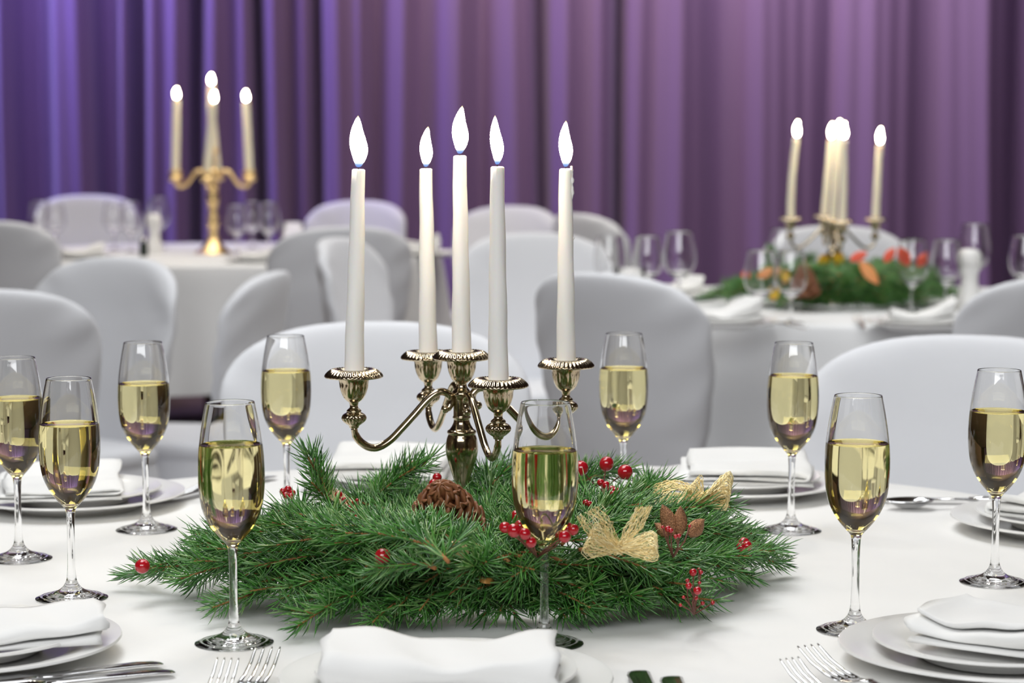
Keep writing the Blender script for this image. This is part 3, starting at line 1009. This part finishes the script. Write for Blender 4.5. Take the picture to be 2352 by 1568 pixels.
# ------------------------------------------------------------------ the spruce centerpiece
def needles(twigs, spacing, seed, Lmin=.0145, Lmax=.021, wid=.00100):
    """twigs: list of point arrays; returns vertices and faces of all needles along them"""
    r_ = np.random.RandomState(seed)
    P0, T0, U = [], [], []
    for pts in twigs:
        pts = np.array(pts)
        seg = np.linalg.norm(np.diff(pts, axis=0), axis=1)
        cum = np.concatenate([[0], np.cumsum(seg)])
        L = cum[-1]
        n = max(8, int(L / spacing))
        s = np.linspace(.04 * L, L, n) + r_.uniform(-.4, .4, n) * spacing
        s = np.clip(s, 0, L)
        p = np.stack([np.interp(s, cum, pts[:, k]) for k in range(3)], 1)
        q = np.stack([np.interp(np.clip(s + .004, 0, L), cum, pts[:, k]) for k in range(3)], 1)
        q0 = np.stack([np.interp(np.clip(s - .004, 0, L), cum, pts[:, k]) for k in range(3)], 1)
        t = q - q0
        t /= np.linalg.norm(t, axis=1)[:, None]
        P0.append(p); T0.append(t); U.append(s / L)
    P0, T0, U = np.concatenate(P0), np.concatenate(T0), np.concatenate(U)
    n = len(P0)
    ref = np.tile(np.array([0, 0, 1.0]), (n, 1))
    bad = np.abs(T0[:, 2]) > .93
    ref[bad] = (0, -1, 0)
    S = np.cross(T0, ref); S /= np.linalg.norm(S, axis=1)[:, None]
    W = np.cross(S, T0)
    phi = np.arange(n) * 2.39996 + r_.uniform(-.5, .5, n)
    cph, sph = np.cos(phi), np.sin(phi)
    sph = np.where(sph < 0, sph * .65, sph)        # fewer straight down
    rad = S * cph[:, None] + W * sph[:, None]
    rad /= np.linalg.norm(rad, axis=1)[:, None]
    ang = np.radians(58 - 30 * np.clip((U - .8) / .2, 0, 1) ** 1.5) + r_.uniform(-.16, .16, n)
    d0 = T0 * np.cos(ang)[:, None] + rad * np.sin(ang)[:, None]
    L = r_.uniform(Lmin, Lmax, n) * (1 - .25 * np.clip((U - .85) / .15, 0, 1))
    bend = T0 * .26 + np.array([0, 0, .10]) + r_.normal(0, .05, (n, 3))
    A = np.cross(d0, T0); A /= np.linalg.norm(A, axis=1)[:, None] + 1e-9
    B = np.cross(d0, A)
    V = np.zeros((n, 10, 3))
    for r, (f, wk) in enumerate(((0, .75), (.35, 1.0), (.75, .85))):
        c = P0 + d0 * (L * f)[:, None] + bend * (L * f * f)[:, None]
        for k in range(3):
            a = 2 * PI * k / 3 + .5
            V[:, r * 3 + k] = c + A * (wid * wk * math.cos(a)) + B * (wid * .6 * wk * math.sin(a))
    V[:, 9] = P0 + d0 * L[:, None] + bend * L[:, None]
    V[..., 2] = np.maximum(V[..., 2], TZ + .0015)
    fq = []
    for r in range(2):
        for k in range(3):
            l = (k + 1) % 3
            fq.append((r * 3 + k, r * 3 + l, r * 3 + 3 + l, r * 3 + 3 + k))
    ft = [(6 + k, 6 + (k + 1) % 3, 9) for k in range(3)]
    base = np.arange(n) * 10
    FQ = (base[:, None, None] + np.array(fq)[None]).reshape(-1, 4).tolist()
    FT = (base[:, None, None] + np.array(ft)[None]).reshape(-1, 3).tolist()
    return V.reshape(-1, 3), FQ + FT


NN = [0]


def spruce_branch(root, base, tip, side=.07, nside=7, arch=.012, seed=0, spacing=.00112, flat=.35, Lk=1.0):
    r_ = random.Random(seed * 13 + 5)
    base, tip = np.array(base), np.array(tip)
    v = tip - base
    L = np.linalg.norm(v)
    n = 14
    sway = np.cross(v / L, (0, 0, 1.0)) * r_.uniform(-.06, .06) * L
    main = [base + v * t + np.array((0, 0, arch)) * math.sin(PI * t) + sway * math.sin(PI * t) for t in np.linspace(0, 1, n)]
    twigs = [np.array(main)]
    th = v / L
    sd = np.cross(th, (0, 0, 1.0)); sd /= np.linalg.norm(sd) + 1e-9
    for k in range(nside):
        t = .12 + .72 * (k + r_.uniform(-.2, .2)) / max(nside - 1, 1)
        i = min(int(t * (n - 1)), n - 2)
        p = main[i]
        s = 1 if k % 2 == 0 else -1
        a = math.radians(r_.uniform(38, 52))
        d = th * math.cos(a) + sd * s * math.sin(a) + np.array((0, 0, r_.uniform(-.1, flat)))
        d /= np.linalg.norm(d)
        l = side * (1 - .55 * t) * r_.uniform(.8, 1.2)
        pts = []
        for q in np.linspace(0, 1, 6):
            c = p + d * l * q + th * l * .12 * q * q - np.array((0, 0, .06 * l)) * q * q
            c[2] = max(c[2], TZ + .004)
            pts.append(c)
        twigs.append(np.array(pts))
    g = join(*[tube(tw, np.linspace(.0019 if i == 0 else .0013, .0008, len(tw)), 6) for i, tw in enumerate(twigs)])
    o = np.array(root.location)
    br = mk('branch', ([tuple(np.array(p) - o) for p in g[0]], g[1]), M['twig'], root)
    V, F = needles(twigs, spacing, seed, .0175 * Lk, .0255 * Lk)
    NN[0] += len(V) // 10
    nd = mk('needles', (V - o, F), M['needle'], br)
    nd['kind'] = 'stuff'
    return br


GR = thing('spruce_centerpiece', 'large spruce centerpiece spread around the antique silver candelabrum', 'centerpiece', (CC.x - .02, 2.36, TZ))
BR = [  # base (px, py, height), tip (px, py, height), side twig length, number
    ((960, 1300, .035), (280, 1322, .016), .105, 9), ((900, 1262, .06), (410, 1288, .034), .085, 8), ((930, 1215, .08), (470, 1228, .05), .075, 8),
    ((980, 1335, .03), (490, 1382, .014), .09, 8), ((1000, 1345, .035), (680, 1440, .014), .06, 7), ((900, 1290, .075), (640, 1178, .080), .07, 7),
    ((775, 1215, .06), (714, 1072, .125), .05, 5), ((1000, 1262, .085), (765, 1222, .09), .06, 6), ((815, 1188, .055), (985, 1072, .11), .055, 6),
    ((1050, 1312, .06), (800, 1312, .055), .065, 7), ((1060, 1335, .045), (850, 1432, .014), .055, 6), ((1030, 1290, .095), (880, 1222, .088), .06, 6),
    ((1120, 1335, .045), (1000, 1412, .016), .05, 5), ((1290, 1342, .045), (1085, 1366, .038), .05, 7), ((1170, 1290, .075), (1025, 1262, .070), .055, 6),
    ((1350, 1292, .06), (1800, 1292, .016), .095, 9), ((1380, 1242, .07), (1730, 1222, .046), .08, 8), ((1350, 1332, .04), (1605, 1396, .014), .07, 7),
    ((1400, 1205, .08), (1660, 1170, .062), .065, 7), ((1250, 1172, .065), (1428, 1078, .098), .05, 6), ((1200, 1182, .06), (1325, 1088, .082), .05, 5),
    ((1125, 1192, .06), (1118, 1082, .095), .05, 5), ((1085, 1205, .055), (1195, 1092, .088), .05, 6), ((1450, 1292, .05), (1715, 1328, .018), .08, 8),
    ((1300, 1202, .08), (1515, 1122, .082), .055, 6), ((1250, 1322, .05), (1455, 1398, .016), .06, 6), ((1010, 1185, .05), (880, 1135, .062), .05, 5),
    ((1040, 1222, .05), (1165, 1118, .072), .05, 5), ((1100, 1352, .03), (1185, 1418, .013), .05, 6), ((1200, 1352, .03), (1300, 1420, .013), .05, 6),
    ((1010, 1352, .03), (905, 1418, .013), .05, 6), ((760, 1322, .04), (570, 1358, .018), .06, 6), ((810, 1290, .062), (550, 1288, .048), .07, 7),
    ((830, 1250, .08), (600, 1238, .07), .06, 6), ((1150, 1302, .06), (1150, 1392, .022), .05, 6), ((1290, 1250, .085), (1420, 1215, .085), .05, 5),
    ((1180, 1225, .07), (1290, 1150, .085), .05, 5), ((1480, 1250, .06), (1640, 1265, .04), .06, 6), ((960, 1235, .07), (1075, 1150, .075), .04, 4),
    ((1220, 1300, .06), (1400, 1330, .04), .06, 6), ((700, 1285, .06), (480, 1300, .028), .06, 6),
    ((1060, 1268, .08), (960, 1230, .088), .05, 5), ((1130, 1270, .08), (1010, 1330, .05), .06, 6), ((1200, 1278, .078), (1090, 1340, .05), .055, 6), ((1290, 1285, .072), (1190, 1350, .045), .055, 6),
    ((1330, 1262, .08), (1480, 1330, .045), .06, 6), ((1400, 1270, .07), (1560, 1300, .045), .06, 6), ((1100, 1240, .08), (1230, 1262, .082), .05, 5), ((930, 1268, .08), (800, 1258, .078), .06, 6),
    ((940, 1330, .05), (790, 1400, .018), .06, 6), ((860, 1320, .05), (700, 1372, .022), .06, 6), ((620, 1300, .05), (440, 1345, .016), .06, 6), ((1320, 1222, .085), (1440, 1170, .09), .05, 5),
    ((1420, 1330, .04), (1540, 1390, .014), .05, 5), ((1150, 1205, .06), (1255, 1125, .075), .05, 5), ((900, 1200, .06), (800, 1160, .07), .05, 5), ((1560, 1290, .04), (1760, 1262, .025), .06, 6),
    ((1180, 1330, .05), (1080, 1405, .015), .05, 5),
    ((1160, 1240, .06), (1100, 1180, .07), .05, 6), ((960, 1225, .055), (905, 1165, .065), .05, 6), ((1240, 1225, .06), (1130, 1245, .065), .05, 6), ((1300, 1240, .06), (1330, 1165, .075), .05, 6),
    ((1010, 1215, .05), (960, 1140, .06), .05, 5), ((1130, 1300, .065), (1240, 1290, .07), .05, 6), ((1250, 1350, .04), (1370, 1408, .014), .05, 5), ((1000, 1305, .08), (870, 1345, .05), .055, 6)]
for i, (b, tp, sd, ns) in enumerate(BR):
    spruce_branch(GR, G(*b), G(*tp), sd, ns, seed=i + 1)
ST = [(1350, 1292, .062), (1392, 1168, .10), (1415, 1372, .034), (1542, 1352, .034), (1345, 1345, .045), (1246, 1332, .052), (1480, 1252, .076), (1232, 1382, .03), (1505, 1298, .052),
      (872, 1358, .034), (962, 1396, .022), (1305, 1398, .022), (1085, 1300, .075), (1130, 1360, .04), (1475, 1130, .09), (1440, 1285, .065)]
for i, (px, py, dz) in enumerate(ST):
    tp = G(px, py, dz)
    b = tp + Vector((rnd.uniform(-.03, .03), .075, -dz * .35))
    spruce_branch(GR, b, tp, .03, 2, arch=.004, seed=100 + i, spacing=.0007)
print('needles', NN[0])

# second garland on the right table: the same greenery, turned round
GR2 = dup(GR, (RC.x - .035, 6.32, TZ), math.radians(-3), 'spruce garland with coral ribbons around the right-hand candelabrum', scale=.95)
GR2.name = 'spruce_garland'
GR2.scale = (1.04, .95, 1.08)


# berries
BM = newmesh('berry', *ball(1, 18, 12), M['berry'])


def berry_sprig(label, items, dzs, stems=True, group='red berry sprigs in the large centerpiece'):
    """items: (px, py, r px); every berry on a thin wire"""
    pts = [(G(px, py, (dzs if not hasattr(dzs, '__len__') else dzs[i]) + .007), r) for i, (px, py, r) in enumerate(items)]
    c = sum((p for p, _ in pts), Vector()) / len(pts)
    root = thing('berry_sprig', label, 'berries', (c.x, c.y, c.z - .02), 0, group)
    for p, r in pts:
        rad = r * p.y / FPX
        o = mk('berry', BM, None, root, loc=(p.x - c.x, p.y - c.y, p.z - c.z + .02))
        o.scale = (rad, rad, rad * rnd.uniform(.95, 1.08))
        o.rotation_euler = (rnd.uniform(-.5, .5), rnd.uniform(-.5, .5), rnd.uniform(0, 6))
        if stems:
            e = Vector((p.x - c.x, p.y - c.y, p.z - c.z + .02))
            mk('stem', tube([tuple(e), tuple(e * .55 + Vector((rnd.uniform(-.004, .004), .006, -.004))), (0, .015, -.008)], .0007, 5), M['berry_stem'], root)
    return root


berry_sprig('single large red berry at the left tip of the centerpiece', [(327, 1300, 18)], .034, False)
berry_sprig('single large red berry low in the middle left of the centerpiece', [(879, 1277, 19)], .078, False)
berry_sprig('small red berry cluster beside the stem of the flute at the upright spruce tip', [(650, 1128, 8), (662, 1124, 9), (672, 1132, 8), (656, 1138, 8), (668, 1140, 8)], .086)
berry_sprig('loose string of tiny red berries left of the pine cone', [(778, 1136, 9), (790, 1146, 5), (800, 1152, 5), (812, 1154, 5), (820, 1148, 4), (815, 1178, 10), (826, 1174, 10), (836, 1182, 9), (822, 1188, 9), (846, 1190, 7), (860, 1188, 8), (804, 1164, 4)], .098)
berry_sprig('red berry cluster left of the candelabrum stem', [(1004, 1096, 11), (996, 1110, 11), (1006, 1114, 10), (988, 1120, 9), (998, 1124, 9)], .098)
berry_sprig('plump red berry cluster half hidden by the middle right flute', [(1186, 1184, 14), (1160, 1211, 14), (1181, 1218, 17), (1196, 1208, 15), (1206, 1226, 14), (1220, 1245, 13), (1302, 1212, 15), (1317, 1216, 13), (1297, 1232, 15), (1280, 1220, 12)],
            [.10, .105, .11, .10, .108, .10, .10, .102, .105, .098])
berry_sprig('three glossy red berries at the top right sprig', [(1335, 1075, 17), (1393, 1065, 17), (1436, 1084, 18)], .108)
berry_sprig('small red berries under the top right sprig', [(1380, 1108, 9), (1392, 1114, 9), (1405, 1124, 10), (1414, 1128, 10), (1408, 1134, 8), (1346, 1154, 8), (1354, 1157, 7)], .105)
berry_sprig('red berry at the right side of the centerpiece among needles', [(1708, 1248, 15), (1716, 1254, 12), (1702, 1256, 11)], .05)
berry_sprig('hanging red berry string at the lower right of the centerpiece', [(1592, 1314, 9), (1606, 1308, 5), (1610, 1314, 5), (1582, 1345, 8), (1579, 1333, 5), (1602, 1356, 10), (1570, 1371, 4), (1599, 1373, 5), (1563, 1389, 4), (1614, 1385, 5), (1637, 1384, 5), (1607, 1338, 4)],
            [.05, .05, .05, .045, .048, .042, .034, .032, .026, .02, .018, .045])
berry_sprig('tiny red berries around the copper leaves', [(1534, 1214, 7), (1541, 1218, 6), (1552, 1232, 5), (1560, 1230, 5), (1584, 1208, 4), (1522, 1210, 4)], .095)

# pine cone
cn = G(1022, 1190, .096)
ct = thing('pine_cone', 'open brown pine cone at the foot of the candelabrum stem', 'pine cone', cn)
ct.rotation_euler = (math.radians(38), math.radians(-24), .4)
ct.scale = (1.15,) * 3


def scale_mesh():
    def f(i, j):
        u, v = i / 6 * 2 - 1, j / 7
        wd = (.35 + .65 * math.sin(v * PI * .55)) * .0112 * math.sqrt(max(.04, 1 - (max(0, v - .5) / .52) ** 2))
        return (.0205 * v, u * wd, .0022 * (1 - u * u) * (.4 + v) + .006 * v ** 2 + (.0028 * max(0, v - .75) * 4 * (1 - u * u)))
    V, F = grid(7, 8, f)
    n = len(V)
    V2 = [(x, y, z - .0034 * (1 - .3 * x / .02)) for x, y, z in V]
    F2 = [tuple(i + n for i in q[::-1]) for q in F]
    ed = [k for k in range(6, 0, -1)] and ([(0, k) for k in range(8)])
    rim = []
    idx = [i for i in range(7)] + [j * 7 + 6 for j in range(1, 8)] + [7 * 7 + i for i in range(5, -1, -1)] + [j * 7 for j in range(6, 0, -1)]
    for a, b in zip(idx, idx[1:] + idx[:1]): rim.append((a, a + n, b + n, b))
    return newmesh('scale', V + V2, F + F2 + rim, M['cone'])


SCM = scale_mesh()
mk('core', lathe([(0, -.03), (.012, -.026), (.015, -.005), (.010, .018), (0, .032)], 16), M['cone_core'], ct)
for i in range(52):
    t_ = i / 51
    z = -.026 + .056 * t_
    a = i * 2.39996
    rad = .0135 * math.sqrt(max(.05, 1 - (t_ * 1.02) ** 2.2))
    pitch = math.radians(4 + 66 * t_ ** 1.1)
    s = 1.28 - .45 * t_
    o = mk('scale', SCM, None, ct, loc=(rad * math.cos(a) * .8, rad * math.sin(a) * .8, z))
    o.rotation_euler = (0, -pitch, a)
    o.scale = (s, s, s)


# gold mesh bows
def strand_ribbon(center, width, n, seed, r=.00026, wander=.3, cross=True):
    """center: polyline, width: (vectors) half-width per point; loose threads running along"""
    r_ = np.random.RandomState(seed)
    C = np.array(center, float); Wd = np.array(width, float)
    m = len(C)
    geos = []
    for k in range(n):
        u = r_.uniform(-1, 1)
        ph, fq, am = r_.uniform(0, 6.28), r_.uniform(.5, 2.2), r_.uniform(.1, wander)
        t = np.linspace(0, 1, m)
        uu = np.clip(u + am * np.sin(ph + fq * 6.28 * t) + r_.normal(0, .03, m), -1.05, 1.05)
        P = C + Wd * uu[:, None] + r_.normal(0, .0006, (m, 3))
        geos.append(tube(P, r * r_.uniform(.8, 1.5), 4, cap=False))
    return join(*geos)


def loop_curve(c, a, b, la, lb, n=26, close=1.0):
    """flat teardrop loop from c along direction a (length la) opening across b (half height lb)"""
    out = []
    for t in np.linspace(0, 1, n):
        s = math.sin(PI * t)
        out.append(np.array(c) + np.array(a) * la * s ** .9 + np.array(b) * lb * math.sin(2 * PI * t) * (.35 + .65 * s))
    return out


def gold_bow(label, p, loops, tails, seed):
    t = thing('gold_bow', label, 'bow', p, 0, 'gold mesh bows in the large centerpiece')
    t.scale = (.86 if seed < 50 else 1.0,) * 3
    k = 0
    for (a, b, w_, la, lb, n) in loops:
        C = loop_curve((0, 0, 0), a, b, la, lb)
        Wd = [np.array(w_) * (.3 + .7 * math.sin(PI * i / 25) ** .6) for i in range(26)]
        o = mk('loop', strand_ribbon(C, Wd, n, seed + k), M['bow'], t, smooth=True)
        o['kind'] = 'stuff'
        k += 1
    for (pts, w_, n) in tails:
        C = catmull(pts, 6)
        Wd = [np.array(w_) * (.35 + .65 * min(1, i / 10)) for i in range(len(C))]
        o = mk('tail', strand_ribbon(C, Wd, n, seed + k), M['bow'], t)
        o['kind'] = 'stuff'
        k += 1
    kn = mk('knot', strand_ribbon([(.004 * math.cos(a), .004 * math.sin(a) * .8, .001 * math.sin(3 * a)) for a in np.linspace(0, 6.28, 18)], [(0, 0, .006)] * 18, 26, seed + 9), M['bow'], t)
    kn['kind'] = 'stuff'
    return t


b1 = G(1420, 1258, .095)
gold_bow('gold mesh bow facing the camera at the right of the centerpiece', b1,
         [((.92, -.25, .1), (0, .1, .5), (0, .012, .008), .044, .018, 46), ((-.90, -.2, .30), (.1, .1, .5), (.006, .012, .011), .036, .014, 42)],
         [([(0, 0, 0), (.010, .002, .012), (.018, .004, .026), (.026, .006, .043)], (.010, .004, 0), 34), ([(0, 0, 0), (-.012, -.003, .012), (-.022, -.004, .026), (-.032, -.002, .040)], (.013, .002, .006), 30)], 40)
b2 = G(1612, 1146, .092)
gold_bow('pale gold mesh bow lying towards the back right plate', b2,
         [((.9, .3, .25), (0, .3, .6), (.004, .018, .010), .034, .014, 75), ((.5, -.3, .55), (.3, .4, .3), (.012, .010, .008), .030, .012, 60), ((-.4, .3, .5), (.3, .2, .4), (.008, .016, .006), .026, .012, 50)],
         [([(0, 0, 0), (-.016, .004, .006), (-.034, .006, .006), (-.050, .010, .001)], (.002, .014, .010), 55)], 70)

# copper glitter leaves
cp = G(1560, 1232, .085)
lt = thing('copper_leaf_pick', 'copper glitter leaves standing right of the front gold bow', 'leaves', cp)


def leaf_mesh(L, W_, curl):
    def f(i, j):
        u, v = i / 6 * 2 - 1, j / 9
        wd = W_ * math.sin(PI * min(1, v * .93 + .07)) ** .85
        return (u * wd, curl * L * v * v + .004 * u * u, L * v)
    V, F = grid(7, 10, f)
    n = len(V)
    V2 = [(x, y + .0009, z) for x, y, z in V]
    F2 = [tuple(i + n for i in q[::-1]) for q in F]
    idx = [i for i in range(7)] + [j * 7 + 6 for j in range(1, 10)] + [9 * 7 + i for i in range(5, -1, -1)] + [j * 7 for j in range(8, 0, -1)]
    rim = [(a, a + n, b + n, b) for a, b in zip(idx, idx[1:] + idx[:1])]
    return V + V2, F + F2 + rim


for (ax, ay, L, wd) in ((-.38, .1, .040, .0105), (.05, .0, .036, .0095), (.85, -.1, .030, .0105), (-.9, -.2, .025, .008)):
    mk('leaf', leaf_mesh(L * .78, wd * .75, .25), M['copper'], lt, loc=(ax * .012, 0, 0), rot=(ay, ax, .2 * ax))


# pale ribbon pieces and dried orange peel among the needles
def ribbon(name, label, pts, wv, m, cat):
    c = pts[0]
    C = [np.array(p) - np.array(c) for p in pts]
    C = catmull(C, 5)
    n = len(C)

    def f(i, j):
        u = i / 4 * 2 - 1
        p = C[j] + np.array(wv) * u
        return (p[0], p[1], p[2] + .001 * math.cos(u * 2))
    V, F = grid(5, n, f)
    V2 = [(x, y, z - .0006) for x, y, z in V]
    k = len(V)
    idx = [0, 1, 2, 3, 4] + [j * 5 + 4 for j in range(1, n)] + [(n - 1) * 5 + i for i in (3, 2, 1, 0)] + [j * 5 for j in range(n - 2, 0, -1)]
    rim = [(a, a + k, b + k, b) for a, b in zip(idx, idx[1:] + idx[:1])]
    o = mk(name, (V + V2, F + [tuple(i + k for i in q[::-1]) for q in F] + rim), m, loc=c)
    return tag(o, label, cat)


ribbon('ribbon_piece', 'short pale gold ribbon piece among front needles, below the pine cone', [G(1016, 1262, .085), G(1036, 1256, .088), G(1060, 1262, .084), G(1076, 1275, .078)], (.002, .006, .006), M['ribbon'], 'ribbon')
ribbon('ribbon_piece', 'curled cream ribbon beside the upright spruce tip under tiny berries', [G(742, 1122, .09), G(765, 1132, .098), G(790, 1150, .097), G(812, 1172, .094), G(822, 1190, .088)], (.004, .008, .003), M['ribbon'], 'ribbon')
ribbon('orange_peel', 'strip of dried orange peel among the front needles', [G(1096, 1322, .058), G(1110, 1330, .060), G(1130, 1332, .058), G(1146, 1328, .054)], (.0005, .003, .002), M['peel'], 'peel')

# decorations of the right-hand garland
PET = newmesh('petal', *leaf_mesh(.03, .012, .5), M['yellow'])
for px, py, dz, lab, s in ((1890, 612, .13, 'yellow flower left of the candelabrum stem in the coral-ribboned garland', 1.0), (1924, 606, .135, 'yellow flower right of the candelabrum stem in the coral-ribboned garland', .95),
                           (1776, 684, .04, 'yellow flower low between the pair of wine glasses', .9), (1800, 645, .075, 'pale yellow flower behind the right wine glass of the pair', .9)):
    fw = thing('yellow_flower', lab, 'flower', D(px, py, 6.06 if py < 640 else 5.93), 0, 'yellow flowers in the garland')
    fw.rotation_euler = (.9, 0, 0)
    fw.scale = (s * 1.35,) * 3
    for k in range(6):
        mk('petal', PET, None, fw, rot=(.75, 0, k * PI / 3))
    mk('centre', ball(.006, 10, 7), M['orange_leaf'], fw)
for px, py, a, m, lab, L, wd in ((1952, 598, 1.15, 'coral', 'coral red ribbon tail right of the candelabrum in the garland', .05, .013), (2032, 602, .6, 'coral', 'coral red ribbon tip at the right middle of the garland', .045, .013),
                                 (2088, 610, -.5, 'coral', 'coral red ribbon loop seen through the right wine glass', .055, .017), (2108, 612, .6, 'coral', 'coral red ribbon tip right of the ribbon loop behind the wine glass', .045, .014),
                                 (1975, 600, 2.45, 'orange_leaf', 'orange leaf hanging over the front of the garland', .078, .016), (1738, 636, 1.2, 'orange_leaf', 'orange leaf seen through the left wine glass of the pair', .06, .013),
                                 (1712, 640, -.3, 'coral', 'small coral tip at the left end of the garland', .02, .008)):
    o = tag(mk('garland_leaf', leaf_mesh(L, wd, .2), M[m], loc=D(px, py, 5.97), rot=(.25, a, 0)), lab, 'leaf' if m == 'orange_leaf' else 'ribbon')
c2 = dup(ct, D(1848, 655, 6.0), 1.2, 'brown pine cone in the coral-ribboned garland', scale=1.2)
